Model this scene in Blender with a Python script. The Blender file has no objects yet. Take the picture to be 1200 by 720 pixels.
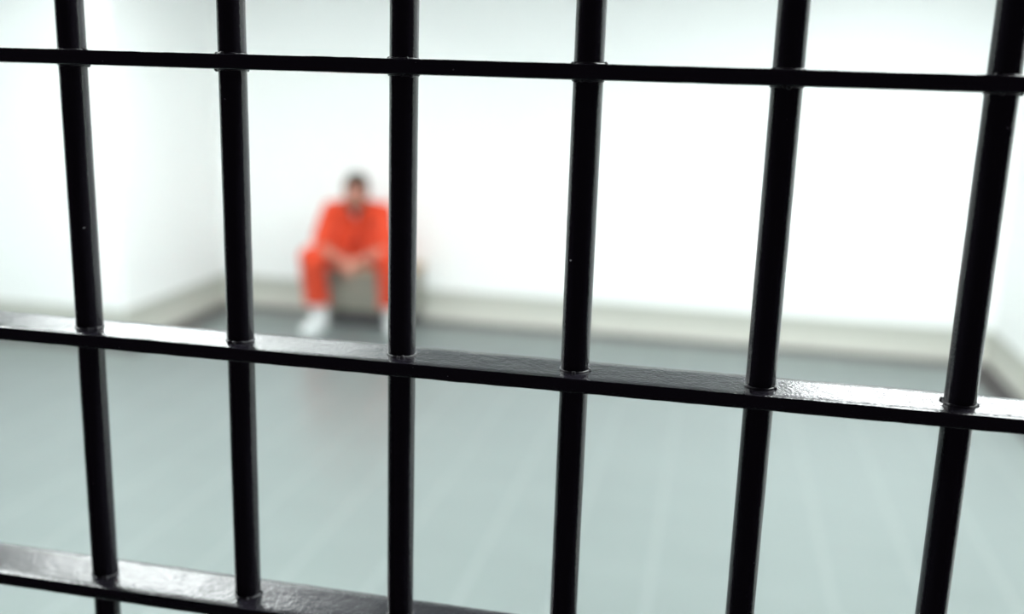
import bpy, bmesh, math, random
from mathutils import Vector, Matrix, noise
random.seed(4)
S = bpy.context.scene
COL = S.collection
PI = math.pi

# ------------------------------------------------------------------ materials
def mat(name, color, rough=.5, spec=.5, bump=None, vary=None, metallic=0, emit=None, coat=0, sub=0, sheen=0):
    m = bpy.data.materials.new(name); m.use_nodes = True
    nt = m.node_tree; N = nt.nodes; L = nt.links
    b = N['Principled BSDF']
    b.inputs['Base Color'].default_value = (*color, 1)
    b.inputs['Roughness'].default_value = rough
    b.inputs['Specular IOR Level'].default_value = spec
    b.inputs['Metallic'].default_value = metallic
    b.inputs['Coat Weight'].default_value = coat
    b.inputs['Sheen Weight'].default_value = sheen
    if sub:
        b.inputs['Subsurface Weight'].default_value = sub
        b.inputs['Subsurface Radius'].default_value = (.012, .005, .003)
        b.inputs['Subsurface Scale'].default_value = 1
    if emit:
        b.inputs['Emission Color'].default_value = (*emit[0], 1)
        b.inputs['Emission Strength'].default_value = emit[1]
    tc = N.new('ShaderNodeTexCoord')
    if vary:                                   # (scale, amount): faint mottling of the colour
        n = N.new('ShaderNodeTexNoise'); n.inputs['Scale'].default_value = vary[0]; n.inputs['Detail'].default_value = 4
        L.new(tc.outputs['Object'], n.inputs['Vector'])
        mx = N.new('ShaderNodeMix'); mx.data_type = 'RGBA'
        mx.inputs[6].default_value = (*[c*(1-vary[1]) for c in color], 1)
        mx.inputs[7].default_value = (*[min(1, c*(1+vary[1])) for c in color], 1)
        L.new(n.outputs['Fac'], mx.inputs[0]); L.new(mx.outputs[2], b.inputs['Base Color'])
    if bump:                                   # list of (scale, strength, distance)
        prev = None
        for sc, st, di in bump:
            n = N.new('ShaderNodeTexNoise'); n.inputs['Scale'].default_value = sc; n.inputs['Detail'].default_value = 3
            L.new(tc.outputs['Object'], n.inputs['Vector'])
            bp = N.new('ShaderNodeBump'); bp.inputs['Strength'].default_value = st; bp.inputs['Distance'].default_value = di
            L.new(n.outputs['Fac'], bp.inputs['Height'])
            if prev: L.new(prev.outputs[0], bp.inputs['Normal'])
            prev = bp
        L.new(prev.outputs[0], b.inputs['Normal'])
    return m

M_WALL = mat('white_wall_paint', (.87, .885, .875), .6, .3, bump=[(60, .1, .002)], vary=(2, .01))
M_CEIL = mat('grey_ceiling_paint', (.56, .57, .58), .8, .2, vary=(3, .03))
M_BOARD = mat('pale_grey_skirting_paint', (.62, .62, .56), .45, .4, vary=(5, .03))
M_STRIP = mat('grey_green_strip_paint', (.46, .47, .42), .6, .3, vary=(5, .03))
M_LAMPFRAME = mat('white_enamel', (.8, .8, .8), .4)
M_LAMP = mat('lamp_diffuser', (.9, .9, .9), .5, emit=((.94, .995, .99), 16.0))
M_ORANGE = mat('orange_cotton', (.62, .056, .019), .85, .2, bump=[(9, .6, .03), (45, .35, .006), (900, .2, .0005)], vary=(6, .06), sheen=.2)
M_ORANGE_TRIM = mat('orange_collar_cotton', (.74, .07, .02), .85, .2, bump=[(600, .2, .0005)])
M_SHIRT = mat('grey_jersey', (.42, .38, .42), .9, .2, bump=[(40, .3, .004)])
M_SKIN = mat('skin', (.46, .19, .135), .5, .4, bump=[(300, .08, .0005)], vary=(14, .08), sub=.15)
M_HAIR = mat('dark_brown_hair', (.030, .020, .013), .6, .4, bump=[(140, .8, .004)])
M_BEARD = mat('short_brown_beard', (.085, .045, .028), .8, .3, bump=[(400, .5, .001)])
M_SHOE = mat('white_canvas', (.80, .84, .84), .6, .4, bump=[(400, .2, .0005)])
M_SOLE = mat('white_rubber', (.72, .76, .76), .5, .4)
M_SOCK = mat('white_knit', (.78, .80, .80), .9, .2, bump=[(250, .4, .001)])
M_LACE = mat('white_lace', (.86, .88, .88), .8)
M_EYE = mat('eye_white', (.75, .73, .70), .2)
M_IRIS = mat('brown_iris', (.05, .025, .012), .15)
M_LIP = mat('lips', (.42, .14, .11), .5)
M_BENCH = mat('beige_laminate', (.26, .255, .215), .5, .4, vary=(6, .05))
M_BENCHTOP = mat('worn_light_wood', (.50, .39, .27), .5, .4, vary=(9, .1))
M_PLINTHSHADE = mat('plinth_shade_dark', (.05, .045, .05), .7)  # near-black: the shadow under the bench is put into the plinth colour

# black gloss paint of the gate: thick brushed enamel, with runs and small nicks
def paint(ROUGH=.165, B=1.0):
    m = bpy.data.materials.new('black_gloss_paint'); m.use_nodes = True
    nt = m.node_tree; N = nt.nodes; L = nt.links; b = N['Principled BSDF']
    b.inputs['Roughness'].default_value = ROUGH
    b.inputs['IOR'].default_value = 1.5
    tc = N.new('ShaderNodeTexCoord')
    nn = N.new('ShaderNodeTexNoise'); nn.inputs['Scale'].default_value = 160; nn.inputs['Detail'].default_value = 2
    cr = N.new('ShaderNodeValToRGB')
    cr.color_ramp.elements[0].position = .775; cr.color_ramp.elements[0].color = (.010, .0090, .0125, 1)
    cr.color_ramp.elements[1].position = .80; cr.color_ramp.elements[1].color = (.45, .45, .45, 1)
    L.new(tc.outputs['Object'], nn.inputs['Vector']); L.new(nn.outputs['Fac'], cr.inputs[0]); L.new(cr.outputs[0], b.inputs['Base Color'])
    prev = None
    for sc, st, di, det in [(25, .25*B, .0008, 1), (150, .55*B, .0006, 2), (430, .7*B, .0005, 2)]:
        n = N.new('ShaderNodeTexNoise'); n.inputs['Scale'].default_value = sc; n.inputs['Detail'].default_value = det
        L.new(tc.outputs['Object'], n.inputs['Vector'])
        bp = N.new('ShaderNodeBump'); bp.inputs['Strength'].default_value = st; bp.inputs['Distance'].default_value = di
        L.new(n.outputs['Fac'], bp.inputs['Height'])
        if prev: L.new(prev.outputs[0], bp.inputs['Normal'])
        prev = bp
    L.new(prev.outputs[0], b.inputs['Normal'])
    return m
M_PAINT = paint()
M_BAR = paint(.18, .45); M_BAR.name = 'black_bar_paint'; M_BAR.node_tree.nodes['Principled BSDF'].inputs['Specular IOR Level'].default_value = .34
M_WELD = paint(.4); M_WELD.name = 'black_weld_paint'

XL, XR, YB, YJ, XF, YG, ZC = -3.60, 1.81, 6.76, 5.46, -5.20, .6564, 2.60

def floor_mat():
    m = bpy.data.materials.new('sheet_floor'); m.use_nodes = True
    nt = m.node_tree; N = nt.nodes; L = nt.links; b = N['Principled BSDF']
    tc = N.new('ShaderNodeTexCoord'); sp = N.new('ShaderNodeSeparateXYZ'); L.new(tc.outputs['Object'], sp.inputs[0])
    def mth(op, a, bb=None, c=None):
        n = N.new('ShaderNodeMath'); n.operation = op
        for i, v in enumerate((a, bb, c)):
            if v is None: continue
            if isinstance(v, (int, float)): n.inputs[i].default_value = v
            else: L.new(v, n.inputs[i])
        return n.outputs[0]
    X, Y = sp.outputs[0], sp.outputs[1]
    # long strips 0.307 m wide with pale joints running into the room
    t = mth('FRACT', mth('ADD', mth('DIVIDE', mth('SUBTRACT', X, .482), .307), .5))
    j = mth('LESS_THAN', mth('ABSOLUTE', mth('SUBTRACT', t, .5)), .036)
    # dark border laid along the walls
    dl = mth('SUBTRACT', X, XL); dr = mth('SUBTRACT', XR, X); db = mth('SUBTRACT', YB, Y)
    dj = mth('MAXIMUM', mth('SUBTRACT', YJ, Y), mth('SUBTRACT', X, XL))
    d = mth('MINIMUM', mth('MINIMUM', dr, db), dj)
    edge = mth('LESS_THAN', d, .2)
    mp = N.new('ShaderNodeMapping'); mp.inputs['Scale'].default_value = (.8, 3.0, 1)
    L.new(tc.outputs['Object'], mp.inputs[0])
    n = N.new('ShaderNodeTexNoise'); n.inputs['Scale'].default_value = 1.6; n.inputs['Detail'].default_value = 5
    L.new(mp.outputs[0], n.inputs['Vector'])
    def mix(f, a, bb):
        x = N.new('ShaderNodeMix'); x.data_type = 'RGBA'
        if isinstance(f, (int, float)): x.inputs[0].default_value = f
        else: L.new(f, x.inputs[0])
        for i, v in ((6, a), (7, bb)):
            if isinstance(v, tuple): x.inputs[i].default_value = (*v, 1)
            else: L.new(v, x.inputs[i])
        return x.outputs[2]
    base = mix(n.outputs['Fac'], FLOOR_A, FLOOR_B)
    base = mix(j, base, FLOOR_J)
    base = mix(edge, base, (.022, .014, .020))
    L.new(base, b.inputs['Base Color'])
    b.inputs['Roughness'].default_value = .30
    b.inputs['Specular IOR Level'].default_value = .35
    return m
FLOOR_A, FLOOR_B, FLOOR_J = (.155, .180, .178), (.182, .212, .207), (.198, .227, .222)
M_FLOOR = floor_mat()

# ------------------------------------------------------------------ helpers
def link(name, me, m, parent=None):
    o = bpy.data.objects.new(name, me); COL.objects.link(o)
    if m and not me.materials: me.materials.append(m)
    if parent: o.parent = parent
    return o
def frombm(name, bm, m, parent=None, smooth=False, loc=None):
    bm.normal_update()
    me = bpy.data.meshes.new(name); bm.to_mesh(me); bm.free()
    if smooth:
        for p in me.polygons: p.use_smooth = True
    o = link(name, me, m, parent)
    if loc: o.location = loc
    return o
def bx(bm, lo, hi, bev=0, seg=2):
    r = bmesh.ops.create_cube(bm, size=1)
    vs = r['verts']
    for v in vs:
        v.co = Vector([(lo[i]+hi[i])/2 + v.co[i]*(hi[i]-lo[i]) for i in range(3)])
    if bev:
        es = list({e for v in vs for e in v.link_edges})
        bmesh.ops.bevel(bm, geom=es, offset=bev, segments=seg, affect='EDGES', profile=.6)
def box(name, lo, hi, m, parent=None, bev=0, seg=2):
    bm = bmesh.new(); bx(bm, lo, hi, bev, seg); return frombm(name, bm, m, parent)
def struct(name, lo, hi, m, bev=0):
    o = box(name, lo, hi, m, bev=bev); o['kind'] = 'structure'; return o
def thing(name, label, cat, loc=(0, 0, 0), rz=0, group=None):
    o = bpy.data.objects.new(name, None); COL.objects.link(o); o.location = loc; o.rotation_euler = (0, 0, rz)
    o.empty_display_size = .1
    o['label'] = label; o['category'] = cat
    if group: o['group'] = group
    return o

# ------------------------------------------------------------------ the room
T = .12
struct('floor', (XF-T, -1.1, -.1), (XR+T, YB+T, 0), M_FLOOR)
struct('ceiling', (XF-T, YG-.06, ZC), (XR+T, YB+T, ZC+.1), M_CEIL)
struct('wall_back', (XL-T, YB, 0), (XR+T, YB+T, ZC), M_WALL)
struct('wall_right', (XR, YG, 0), (XR+T, YB, ZC), M_WALL)
struct('wall_left', (XL-T, YJ, 0), (XL, YB, ZC), M_WALL)
struct('wall_left_return', (XF, YJ, 0), (XL-T, YJ+T, ZC), M_WALL)
struct('wall_left_far', (XF-T, YG, 0), (XF, YJ+T, ZC), M_WALL)
GX0, GX1 = -1.045, .615                      # the barred opening
struct('wall_front_left', (XF-T, YG-.06, 0), (GX0, YG+.06, ZC), M_WALL)
struct('wall_front_right', (GX1, YG-.06, 0), (XR+T, YG+.06, ZC), M_WALL)

bt, bh, st_, sh = .022, .105, .009, .215
struct('baseboard_back', (XL, YB-bt, 0), (XR, YB, bh), M_BOARD, .004)
struct('baseboard_left', (XL, YJ, 0), (XL+bt, YB-bt, bh), M_BOARD, .004)
struct('baseboard_right', (XR-bt, YG+.06, 0), (XR, YB-bt, bh), M_BOARD, .004)
struct('baseboard_left_return', (XF, YJ-bt, 0), (XL+bt, YJ, bh), M_BOARD, .004)
struct('trim_1', (XL, YB-st_, bh), (XR, YB, sh), M_STRIP, .003)
struct('trim_2', (XL, YJ, bh), (XL+st_, YB-st_, sh), M_STRIP, .003)
struct('trim_3', (XR-st_, YG+.06, bh), (XR, YB-st_, sh), M_STRIP, .003)
struct('trim_4', (XF, YJ-st_, bh), (XL+st_, YJ, sh), M_STRIP, .003)

# ceiling lamps read from crossbar reflections, then unseen panels added to light the walls
def lamp(x0, x1, y0, y1, label):
    t = thing('ceiling_or_fill_light', label, 'light', ((x0+x1)/2, (y0+y1)/2, ZC), group=None)
    hx, hy = (x1-x0)/2, (y1-y0)/2
    bm = bmesh.new(); f = .012
    bx(bm, (-hx, -hy, -.05), (hx, -hy+f, 0)); bx(bm, (-hx, hy-f, -.05), (hx, hy, 0))
    bx(bm, (-hx, -hy+f, -.05), (-hx+f, hy-f, 0)); bx(bm, (hx-f, -hy+f, -.05), (hx, hy-f, 0))
    frombm('frame', bm, M_LAMPFRAME, t)
    box('diffuser', (-hx+f, -hy+f, -.04), (hx-f, hy-f, -.005), M_LAMP, t)
lamp(-3.52, -1.55, 4.24, 4.62, 'narrow white ceiling strip light over the left of the cell, nearer the man')
lamp(-2.15, -1.45, 2.54, 3.16, 'short white ceiling strip light over the left of the cell, nearer the bars')
lamp(.38, 1.55, 3.95, 4.95, 'broad white ceiling panel light over the right of the cell, nearer the back wall')
lamp(.2, 1.1, .95, 2.0, 'unseen square fill light panel added on the ceiling over the right of the cell, just inside the bars')  # unseen fill, added so the walls come out brighter
lamp(-2.6, -1.6, .95, 2.0, 'unseen square fill light panel added on the ceiling over the middle of the cell, just inside the bars')  # added wall fill too, out of view
lamp(-4.6, -4.1, 1.8, 2.3, 'unseen square fill light panel added on the ceiling over the far left bay of the cell')  # unseen, added to lift the left side

# ------------------------------------------------------------------ the barred gate
gate = thing('prison_gate', 'black glossy steel bars of the cell gate filling the foreground', 'gate', (0, YG, 0))
U0, SP, R_ = -.46318, .125, .00985
CZ = [1.6891, 1.4840, 1.2784]
bar_me = None
def bar_bm():
    bm = bmesh.new(); n = 40; zs = [0.03 + i*(2.54/254) for i in range(255)]
    rings = []
    for z in zs:
        ring = []
        for k in range(n):
            a = 2*PI*k/n
            p = Vector((math.cos(a)*R_, math.sin(a)*R_, z))
            r = R_*(1 + .008*noise.noise(p*55) + .004*noise.noise(p*170))
            dx = .0003*noise.noise(Vector((0, 0, z*3)))
            ring.append(bm.verts.new((math.cos(a)*r+dx, math.sin(a)*r, z)))
        rings.append(ring)
    for a, b in zip(rings, rings[1:]):
        for k in range(n): bm.faces.new((a[k], a[(k+1) % n], b[(k+1) % n], b[k]))
    bm.faces.new(rings[0][::-1]); bm.faces.new(rings[-1])
    return bm
def bead_me(seed):
    bm = bmesh.new(); n, mseg = 48, 8; g = []
    for k in range(n):
        a = 2*PI*k/n; row = []
        off = Vector((seed*3.1, 0, 0))
        w = .0009 + .0009*max(0, noise.noise(Vector((math.cos(a), math.sin(a), 0))*2.2+off)+.2)
        for j in range(mseg):
            t = 2*PI*j/mseg
            rr = R_ + w*.75*math.cos(t); z = w*.7*math.sin(t)
            row.append(bm.verts.new((math.cos(a)*rr, math.sin(a)*rr, z)))
        g.append(row)
    for k in range(n):
        for j in range(mseg):
            bm.faces.new((g[k][j], g[(k+1) % n][j], g[(k+1) % n][(j+1) % mseg], g[k][(j+1) % mseg]))
    # a drip or blob of weld at one side
    for q in range(3):
        a = random.uniform(0, 2*PI); s = random.uniform(.0012, .0019)
        r = bmesh.ops.create_icosphere(bm, subdivisions=2, radius=s)
        for v in r['verts']: v.co += Vector((math.cos(a)*(R_+s*.5), math.sin(a)*(R_+s*.5), 0))
    me = bpy.data.meshes.new('weld_bead'); bm.to_mesh(me); bm.free(); me.materials.append(M_WELD)
    for p in me.polygons: p.use_smooth = True
    return me
beads = [bead_me(i) for i in range(6)]
TH, DP = .0099, .0476
def crossbar(z, th=TH, dp=DP, name='crossbar'):
    bm = bmesh.new(); x0, x1 = GX0+.03, GX1-.03
    nx = 420; b = .0009
    prof = [(-dp/2, -th/2+b), (-dp/2+b*.3, -th/2+b*.3), (-dp/2+b, -th/2)]
    for i in range(1, 6): prof.append((-dp/2+b+(dp-2*b)*i/6, -th/2))
    prof += [(dp/2-b, -th/2), (dp/2-b*.3, -th/2+b*.3), (dp/2, -th/2+b), (dp/2, th/2-b), (dp/2-b*.3, th/2-b*.3), (dp/2-b, th/2)]
    for i in range(5, 0, -1): prof.append((-dp/2+b+(dp-2*b)*i/6, th/2))
    prof += [(-dp/2+b, th/2), (-dp/2+b*.3, th/2-b*.3), (-dp/2, th/2-b)]
    rows = []
    for i in range(nx+1):
        x = x0+(x1-x0)*i/nx; row = []
        for (y, zz) in prof:
            p = Vector((x, y, zz+z*7))
            d = .00030*noise.noise(p*45) + .00016*noise.noise(p*150)
            sg = Vector((0, y/dp*.9, zz/th)); sg = sg.normalized() if sg.length else sg
            row.append(bm.verts.new((x, y+sg.y*d, zz+sg.z*d)))
        rows.append(row)
    n = len(prof)
    for a, c in zip(rows, rows[1:]):
        for k in range(n): bm.faces.new((a[k], c[k], c[(k+1) % n], a[(k+1) % n]))
    bm.faces.new(rows[0]); bm.faces.new(rows[-1][::-1])
    o = frombm(name, bm, M_PAINT, gate, smooth=True, loc=(0, 0, z))
    return o
for z in [CZ[0]+.2051] + CZ + [CZ[2]-.2051]: crossbar(z)
box('bottom_rail', (GX0+.03, -.024, 0), (GX1-.03, .024, .035), M_PAINT, gate, .002)
box('top_rail', (GX0+.03, -.024, ZC-.035), (GX1-.03, .024, ZC), M_PAINT, gate, .002)
for x in (GX0+.001, GX1-.031): box('side_post', (x, -.024, 0), (x+.03, .024, ZC), M_PAINT, gate, .002)
first = None
for k in range(-4, 9):
    if first is None:
        first = frombm('vertical_bar', bar_bm(), M_BAR, gate, smooth=True); o = first
    else:
        o = first.copy(); COL.objects.link(o)
        o.parent = gate
    o.location = (U0+k*SP, 0, 0); o.rotation_euler = (0, 0, k*1.7)
    for q, (z, sgn) in enumerate([(CZ[0], -1), (CZ[0], 1), (CZ[1], 1), (CZ[1], -1), (CZ[2], 1)]):
        w = bpy.data.objects.new('weld_bead', beads[(k*5+q*2) % 6]); COL.objects.link(w); w.parent = o
        w.location = (0, 0, z+sgn*(TH/2+.0003)); w.rotation_euler = (0, 0, k*2.3+q)

# ------------------------------------------------------------------ organic shapes
def cap(bm, a, b, ra, rb, n=16, flat=None):
    """tapered capsule between a and b; flat=(axis vector, factor) squashes the section"""
    a, b = Vector(a), Vector(b); d = b-a; L = d.length or 1e-6; q = d.to_track_quat('Z', 'Y')
    rings = []; st = []
    for i in range(5): t = PI/2*i/5; st.append((-ra*math.cos(t), ra*math.sin(t)))
    st.append((0, ra)); st.append((L, rb))
    for i in range(1, 6): t = PI/2*i/5; st.append((L+rb*math.sin(t), rb*math.cos(t)))
    for z, r in st:
        r = max(r, 1e-5)
        ring = []
        for k in range(n):
            an = 2*PI*k/n; o = q @ Vector((math.cos(an)*r, math.sin(an)*r, 0))
            if flat: ax = Vector(flat[0]).normalized(); o -= ax*o.dot(ax)*(1-flat[1])
            ring.append(bm.verts.new(a + q @ Vector((0, 0, z)) + o))
        rings.append(ring)
    for x, y in zip(rings, rings[1:]):
        for k in range(n): bm.faces.new((x[k], x[(k+1) % n], y[(k+1) % n], y[k]))
    bm.faces.new(rings[0][::-1]); bm.faces.new(rings[-1])
def ell(bm, c, r, rot=None):
    res = bmesh.ops.create_uvsphere(bm, u_segments=24, v_segments=16, radius=1)
    Mx = Matrix.Translation(c) @ (rot.to_matrix().to_4x4() if rot else Matrix()) @ Matrix.Diagonal((*r, 1))
    bmesh.ops.transform(bm, matrix=Mx, verts=res['verts'])
def fuse(name, bm, m, parent, voxel=.006, smooth=4, cut=None, disp=None, seat=False):
    """remesh the overlapping volumes into one continuous smooth skin"""
    me = bpy.data.meshes.new(name); bmesh.ops.recalc_face_normals(bm, faces=bm.faces); bm.to_mesh(me); bm.free()
    o = bpy.data.objects.new(name, me); COL.objects.link(o)
    r = o.modifiers.new('r', 'REMESH'); r.mode = 'VOXEL'; r.voxel_size = voxel; r.use_smooth_shade = True
    s = o.modifiers.new('s', 'SMOOTH'); s.factor = .5; s.iterations = smooth
    dg = bpy.context.evaluated_depsgraph_get(); dg.update()
    me2 = bpy.data.meshes.new_from_object(o.evaluated_get(dg)); me2.name = name
    o.modifiers.clear(); o.data = me2; bpy.data.meshes.remove(me)
    me2.materials.clear(); me2.materials.append(m)
    if disp:
        me2.update()
        nr = [v.normal.copy() for v in me2.vertices]
        for v, n_ in zip(me2.vertices, nr): v.co += n_*disp(v.co)
    if seat:
        for v in me2.vertices:
            if v.co.y > -.175 and .3 < v.co.z < .414: v.co.z = .414 + .02*max(0, (.40-v.co.z))
    if cut:
        b2 = bmesh.new(); b2.from_mesh(me2)
        bmesh.ops.delete(b2, geom=[f for f in b2.faces if cut(f.calc_center_median())], context='FACES')
        b2.to_mesh(me2); b2.free()
    for p in me2.polygons: p.use_smooth = True
    o.parent = parent
    return o
V = Vector

# ------------------------------------------------------------------ bench
bench = thing('bench', 'low beige box bench against the back wall under the man in orange', 'bench', (-2.33, 6.57, 0))
HW, HD = .30, .185
box('seat', (-HW-.012, -HD-.015, .375), (HW+.012, HD, .41), M_BENCHTOP, bench, .006)
box('box', (-HW, -HD, .10), (HW, HD, .375), M_BENCH, bench, .004)
box('plinth', (-HW+.03, -HD+.04, 0), (HW-.03, HD, .10), M_PLINTHSHADE, bench)

# ------------------------------------------------------------------ the man
man = thing('person', 'man in orange jumpsuit sitting hunched on low bench, elbows on knees, hands clasped', 'person',
            (-2.405, 6.50, 0), math.radians(10))
hipc = V((0, .0, .50)); lum = V((0, -.03, .62)); che = V((0, -.125, .755)); nek = V((0, -.215, .882))
headc = V((.012, -.290, .955))
sho = {s: V((s*.172, -.185, .812)) for s in (-1, 1)}
elb = {-1: V((-.225, -.33, .585)), 1: V((.232, -.33, .585))}
wri = {-1: V((-.062, -.465, .525)), 1: V((.068, -.462, .522))}
hipj = {s: V((s*.095, .0, .485)) for s in (-1, 1)}
kne = {-1: V((-.262, -.40, .515)), 1: V((.255, -.40, .515))}
ank = {-1: V((-.258, -.245, .09)), 1: V((.245, -.245, .09))}
toe_dir = {-1: V((-.30, -1, 0)).normalized(), 1: V((.34, -1, 0)).normalized()}
pitch = Matrix.Rotation(math.radians(12), 3, 'X')   # head nods forward and down
def H(x, y, z):  # head space: z up, -y face; centre of skull
    return headc + pitch @ V((x, y, z))
hq = pitch.to_quaternion()

# body: one continuous skin
bm = bmesh.new()
ell(bm, H(0, .012, .03), (.074, .092, .082), hq)           # cranium
ell(bm, H(0, -.03, -.015), (.062, .066, .085), hq)         # face
ell(bm, H(0, -.052, -.078), (.036, .038, .030), hq)        # chin and jaw
for s in (-1, 1):
    ell(bm, H(s*.038, -.025, -.06), (.024, .045, .030), hq)
    ell(bm, H(s*.036, -.074, -.018), (.020, .020, .016), hq)      # cheek
    cap(bm, H(s*.012, -.092, .022), H(s*.044, -.080, .024), .009, .008)  # brow
    cap(bm, H(s*.018, -.081, .011), H(s*.041, -.077, .010), .0085, .0075)   # upper lid
    ell(bm, H(s*.077, .012, -.005), (.007, .018, .031), hq)       # ear
    ell(bm, H(s*.079, .008, .014), (.010, .012, .012), hq)
cap(bm, H(0, -.092, .012), H(0, -.112, -.022), .0075, .0115)  # nose
for s in (-1, 1): ell(bm, H(s*.011, -.100, -.026), (.008, .009, .007), hq)
cap(bm, nek+V((0, .03, -.03)), H(0, .0, -.06), .060, .052)
cap(bm, hipc, lum, .125, .115, flat=((0, 1, 0), .8))
cap(bm, lum, che, .115, .125, flat=((0, 1, .4), .78))
cap(bm, che, nek+V((0, 0, -.03)), .125, .085, flat=((0, 1, .6), .75))
for s in (-1, 1):
    cap(bm, nek+V((s*.03, .02, -.03)), sho[s], .055, .05)
    cap(bm, sho[s], elb[s], .048, .037); cap(bm, elb[s], wri[s], .038, .025)
    cap(bm, hipj[s], kne[s], .085, .055); cap(bm, kne[s], ank[s], .055, .036)
    cap(bm, kne[s]+V((0, .05, -.10)), kne[s]+V((0, .06, -.2)), .045, .04)
    cap(bm, ank[s]+V((0, 0, -.03)), ank[s]+toe_dir[s]*.15+V((0, 0, -.055)), .036, .026)
# clasped hands: two palms facing each other, fingers interlaced over the opposite knuckles
for s in (-1, 1):
    pa = wri[s]; pk = V((s*.020+.003, -.520, .492))
    ax = (pk-pa).normalized()
    cap(bm, pa, pa+(pk-pa)*.35, .025, .027, flat=(V((1, .25*s, .1)), .72))
    cap(bm, pa+(pk-pa)*.3, pk, .034, .036, flat=(V((1, .2*s, .1)), .46))
    for i in range(4):
        zz = .028 - i*.0185
        ln = [.93, 1.0, .95, .78][i]
        k0 = pk+V((s*.003, -.006, zz+(.004 if s > 0 else -.005)))
        k1 = k0+V((-s*.016, -.034*ln, -.010))
        k2 = k1+V((-s*.027*ln, -.004, -.008))
        k3 = k2+V((-s*.013, .021*ln, -.003))
        cap(bm, k0, k1, .0092, .0086, 10); cap(bm, k1, k2, .0086, .0078, 10); cap(bm, k2, k3, .0078, .0068, 10)
    t0 = pa+(pk-pa)*.35+V((0, -.004, .022)); t1 = V((s*.020, -.520, .548-.006*s)); t2 = V((-s*.006, -.548, .538-.011*s))
    cap(bm, t0, t1, .0135, .0105, 12); cap(bm, t1, t2, .0102, .0082, 12)
body = fuse('body', bm, M_SKIN, man, .0042, 3, seat=True)

# eyes, lips, beard, hair
for s in (-1, 1):
    bm = bmesh.new(); ell(bm, H(s*.029, -.078, .004), (.0125, .0115, .0085), hq); e = frombm('eye', bm, M_EYE, man, True)
    bm = bmesh.new(); ell(bm, H(s*.028, -.0868, -.0025), (.0052, .003, .0050), hq); frombm('iris', bm, M_IRIS, e, True)
bm = bmesh.new(); cap(bm, H(-.022, -.088, -.049), H(0, -.0945, -.047), .003, .005); cap(bm, H(0, -.0945, -.047), H(.022, -.088, -.049), .005, .003)
cap(bm, H(-.017, -.087, -.056), H(.017, -.087, -.056), .0045, .0045)
frombm('mouth', bm, M_LIP, man, True)
bm = bmesh.new()
for s in (-1, 1):
    cap(bm, H(s*.066, -.012, -.02), H(s*.052, -.045, -.07), .012, .016); cap(bm, H(s*.052, -.045, -.07), H(s*.012, -.074, -.098), .018, .016)
    cap(bm, H(0, -.0935, -.038), H(s*.028, -.083, -.046), .0055, .005); cap(bm, H(s*.028, -.083, -.046), H(s*.030, -.074, -.078), .006, .010)
ell(bm, H(0, -.070, -.088), (.036, .026, .020), hq)
fuse('beard', bm, M_BEARD, man, .0035, 3, disp=lambda c: .0012*noise.noise(c*260))
bm = bmesh.new()
ell(bm, H(0, .022, .042), (.081, .094, .082), hq)
ell(bm, H(0, -.035, .083), (.058, .045, .034), hq)
for s in (-1, 1): cap(bm, H(s*.070, -.012, .045), H(s*.074, -.008, .0), .012, .007)
cap(bm, H(-.05, .07, -.01), H(.05, .07, -.01), .03, .03)
def hair_cut(c):
    l = pitch.inverted() @ (c-headc)
    return (l.y < -.048 and l.z < .058) or l.z < -.045
fuse('hair', bm, M_HAIR, man, .004, 2, cut=hair_cut, disp=lambda c: .0035*noise.noise(c*130)+.002*noise.noise(c*300))
for s in (-1, 1):
    bm = bmesh.new(); cap(bm, H(s*.012, -.100, .026), H(s*.030, -.0985, .031), .0045, .0045, 10); cap(bm, H(s*.030, -.0985, .031), H(s*.046, -.086, .025), .0045, .003, 10)
    frombm('eyebrow', bm, M_HAIR, man, True)

# grey undershirt showing in the V of the neck
bm = bmesh.new()
cap(bm, lum, che, .118, .128, flat=((0, 1, .4), .80))
cap(bm, che, nek+V((0, -.004, -.022)), .128, .088, flat=((0, 1, .6), .77))
fuse('undershirt', bm, M_SHIRT, man, .007, 4, cut=lambda c: (c-nek).length < .068)

# jumpsuit
def folds(c):
    return .0075*noise.noise(V((c.x*13, c.y*13, c.z*22))) + .004*noise.noise(c*38)
bm = bmesh.new()
cap(bm, hipc+V((0, 0, -.01)), lum, .142, .135, flat=((0, 1, 0), .84))
cap(bm, lum, che, .135, .142, flat=((0, 1, .4), .80))
cap(bm, che, nek+V((0, .0, -.035)), .142, .096, flat=((0, 1, .6), .80))
for s in (-1, 1):
    cap(bm, nek+V((s*.045, .02, -.040)), sho[s]+V((0, 0, -.002)), .060, .062)
    cap(bm, che+V((s*.06, -.01, -.02)), sho[s]+V((0, 0, -.03)), .09, .07)
    mid = sho[s].lerp(elb[s], .80)
    cap(bm, sho[s], mid, .070, .066)
    cap(bm, che+V((s*.07, .02, -.06)), elb[s].lerp(lum, .42)+V((0, .05, 0)), .085, .09)
    cap(bm, hipj[s], kne[s], .104, .080)
    cap(bm, hipj[s]+V((0, -.05, .01)), kne[s].lerp(hipj[s], .5), .10, .09)
    low = ank[s].lerp(kne[s], .08)
    cap(bm, kne[s], low, .090, .082)
def neck_cut(c):
    if c.z < .195 and c.y < -.12: return True
    if (c-(nek+V((0, -.01, .02)))).length < .080: return True
    d = nek.z+.01-c.z                     # V opening down the chest
    return c.y < nek.y+.06 and 0 <= d < .135 and abs(c.x) < .052*(1-d/.135)
jump = fuse('jumpsuit', bm, M_ORANGE, man, .0065, 5, cut=neck_cut, disp=folds, seat=True)
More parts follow.
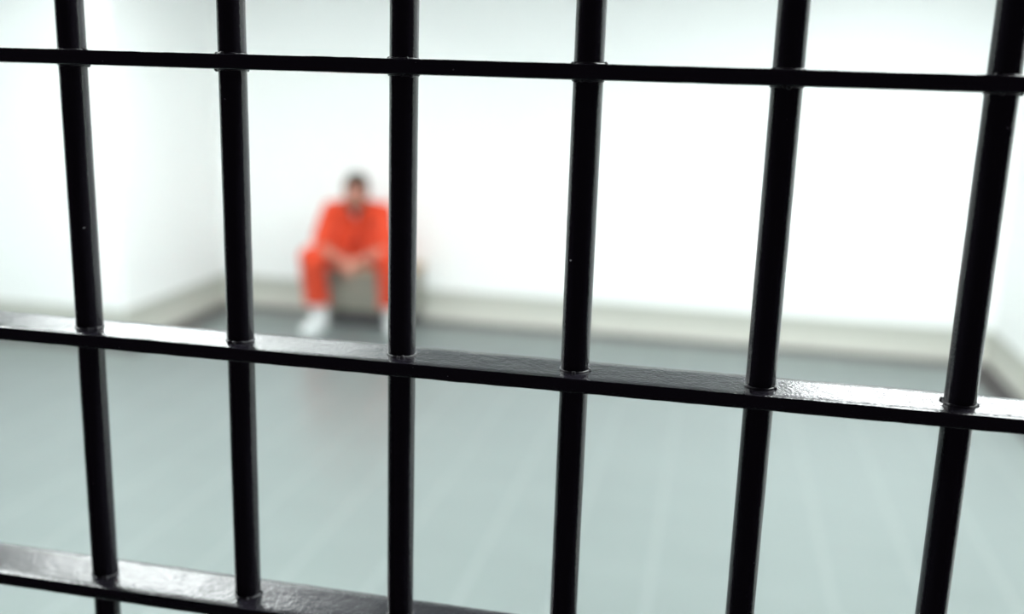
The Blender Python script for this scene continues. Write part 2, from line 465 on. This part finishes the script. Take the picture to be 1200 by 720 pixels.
# hems, collar, placket and pocket
def ringband(name, c, d, r, w, th, m, parent):
    q = d.normalized().to_track_quat('Z', 'Y'); bm = bmesh.new(); n = 36; g = []
    for k in range(n):
        a = 2*PI*k/n; wob = 1+.03*math.sin(3*a)
        row = [bm.verts.new(c + q @ V((math.cos(a)*rr*wob, math.sin(a)*rr*wob, z))) for rr, z in ((r, -w/2), (r+th, -w/2), (r+th, w/2), (r, w/2))]
        g.append(row)
    for k in range(n):
        for j in range(4): bm.faces.new((g[k][j], g[(k+1) % n][j], g[(k+1) % n][(j+1) % 4], g[k][(j+1) % 4]))
    return frombm(name, bm, m, parent, True)
for s in (-1, 1):
    mid = sho[s].lerp(elb[s], .90); ringband('sleeve_hem', mid+V((0, -.006, -.03)), elb[s]-sho[s], .050, .02, .006, M_ORANGE_TRIM, jump)
    low = ank[s].lerp(kne[s], (.200-.09)/.425); ringband('trouser_hem', low, V((0, 0, 1)), .079, .022, .008, M_ORANGE_TRIM, jump)

# socks
for s in (-1, 1):
    bm = bmesh.new(); cap(bm, ank[s]+V((0, 0, .02)), ank[s].lerp(kne[s], .38), .046, .052, 20); frombm('sock', bm, M_SOCK, man, True)
# shoes
def shoe(s):
    d = toe_dir[s]; side = V((-d.y, d.x, 0)); o = V((ank[s].x, ank[s].y, 0))
    def P(f, l, z): return o + d*f + side*l + V((0, 0, z))
    bm = bmesh.new(); 
    outline = [(-.075, 0), (-.068, .024), (-.03, .034), (.04, .036), (.10, .046), (.155, .044), (.188, .028), (.20, 0), (.188, -.026), (.155, -.038), (.10, -.040), (.04, -.030), (-.03, -.032), (-.068, -.024)]
    lo = [bm.verts.new(P(f, l*1.02, .0)) for f, l in outline]; up = [bm.verts.new(P(f, l*1.05, .026 + (.012 if f > .15 else 0))) for f, l in outline]
    n = len(outline)
    for k in range(n): bm.faces.new((lo[k], lo[(k+1) % n], up[(k+1) % n], up[k]))
    bm.faces.new(lo[::-1]); bm.faces.new(up)
    bmesh.ops.recalc_face_normals(bm, faces=bm.faces)
    sole = frombm('shoe_sole', bm, M_SOLE, None)
    bm = bmesh.new()
    cap(bm, P(-.035, 0, .045), P(.06, 0, .050), .040, .042); cap(bm, P(.05, 0, .048), P(.155, .002, .036), .042, .034)
    cap(bm, P(-.03, 0, .05), P(-.026, 0, .112), .043, .047); cap(bm, P(0, 0, .075), P(.075, 0, .058), .036, .030)
    ell(bm, P(.11, .002, .034), (.046, .046, .026))
    up_ = fuse('shoe', bm, M_SHOE, man, .005, 3)
    for v in up_.data.vertices: v.co.z = max(v.co.z, .008)
    sole.parent = up_
    for i in range(5):
        f = .035+i*.017; z = .094-i*.0068
        bm = bmesh.new()
        cap(bm, P(f, -.024, z-.009), P(f+.004, 0, z), .0035, .0035, 8); cap(bm, P(f+.004, 0, z), P(f, .024, z-.009), .0035, .0035, 8)
        frombm('lace', bm, M_LACE, up_, True)
for s in (-1, 1): shoe(s)

# ------------------------------------------------------------------ camera
cam = bpy.data.cameras.new('camera'); co = bpy.data.objects.new('camera', cam); COL.objects.link(co)
r = V((0.9779403, 0.20652783, 0.03128921)); u = V((-0.07516137, 0.20815589, 0.97520351)); f = V((-0.19489363, 0.95604256, -0.21908695))
mw = Matrix((r, u, -f)).transposed().to_4x4(); mw.translation = (0, 0, 1.68)
co.matrix_world = mw
cam.sensor_width = 36; cam.sensor_fit = 'HORIZONTAL'; cam.lens = 1162.39/1200*36
cam.clip_start = .01
cam.dof.use_dof = True; cam.dof.focus_distance = .665
cam.dof.aperture_fstop = (cam.lens/1000)/.014
S.camera = co

# ------------------------------------------------------------------ world and view
w = bpy.data.worlds.new('world'); S.world = w; w.use_nodes = True
w.node_tree.nodes['Background'].inputs[0].default_value = (.026, .021, .031, 1)
w.node_tree.nodes['Background'].inputs[1].default_value = 1
S.view_settings.view_transform = 'Standard'; S.view_settings.look = 'None'
S.view_settings.exposure = .69; S.view_settings.gamma = 1; S.view_settings.use_curve_mapping = False
S.cycles.max_bounces = 12; S.cycles.diffuse_bounces = 6
S.cycles.sample_clamp_indirect = 8
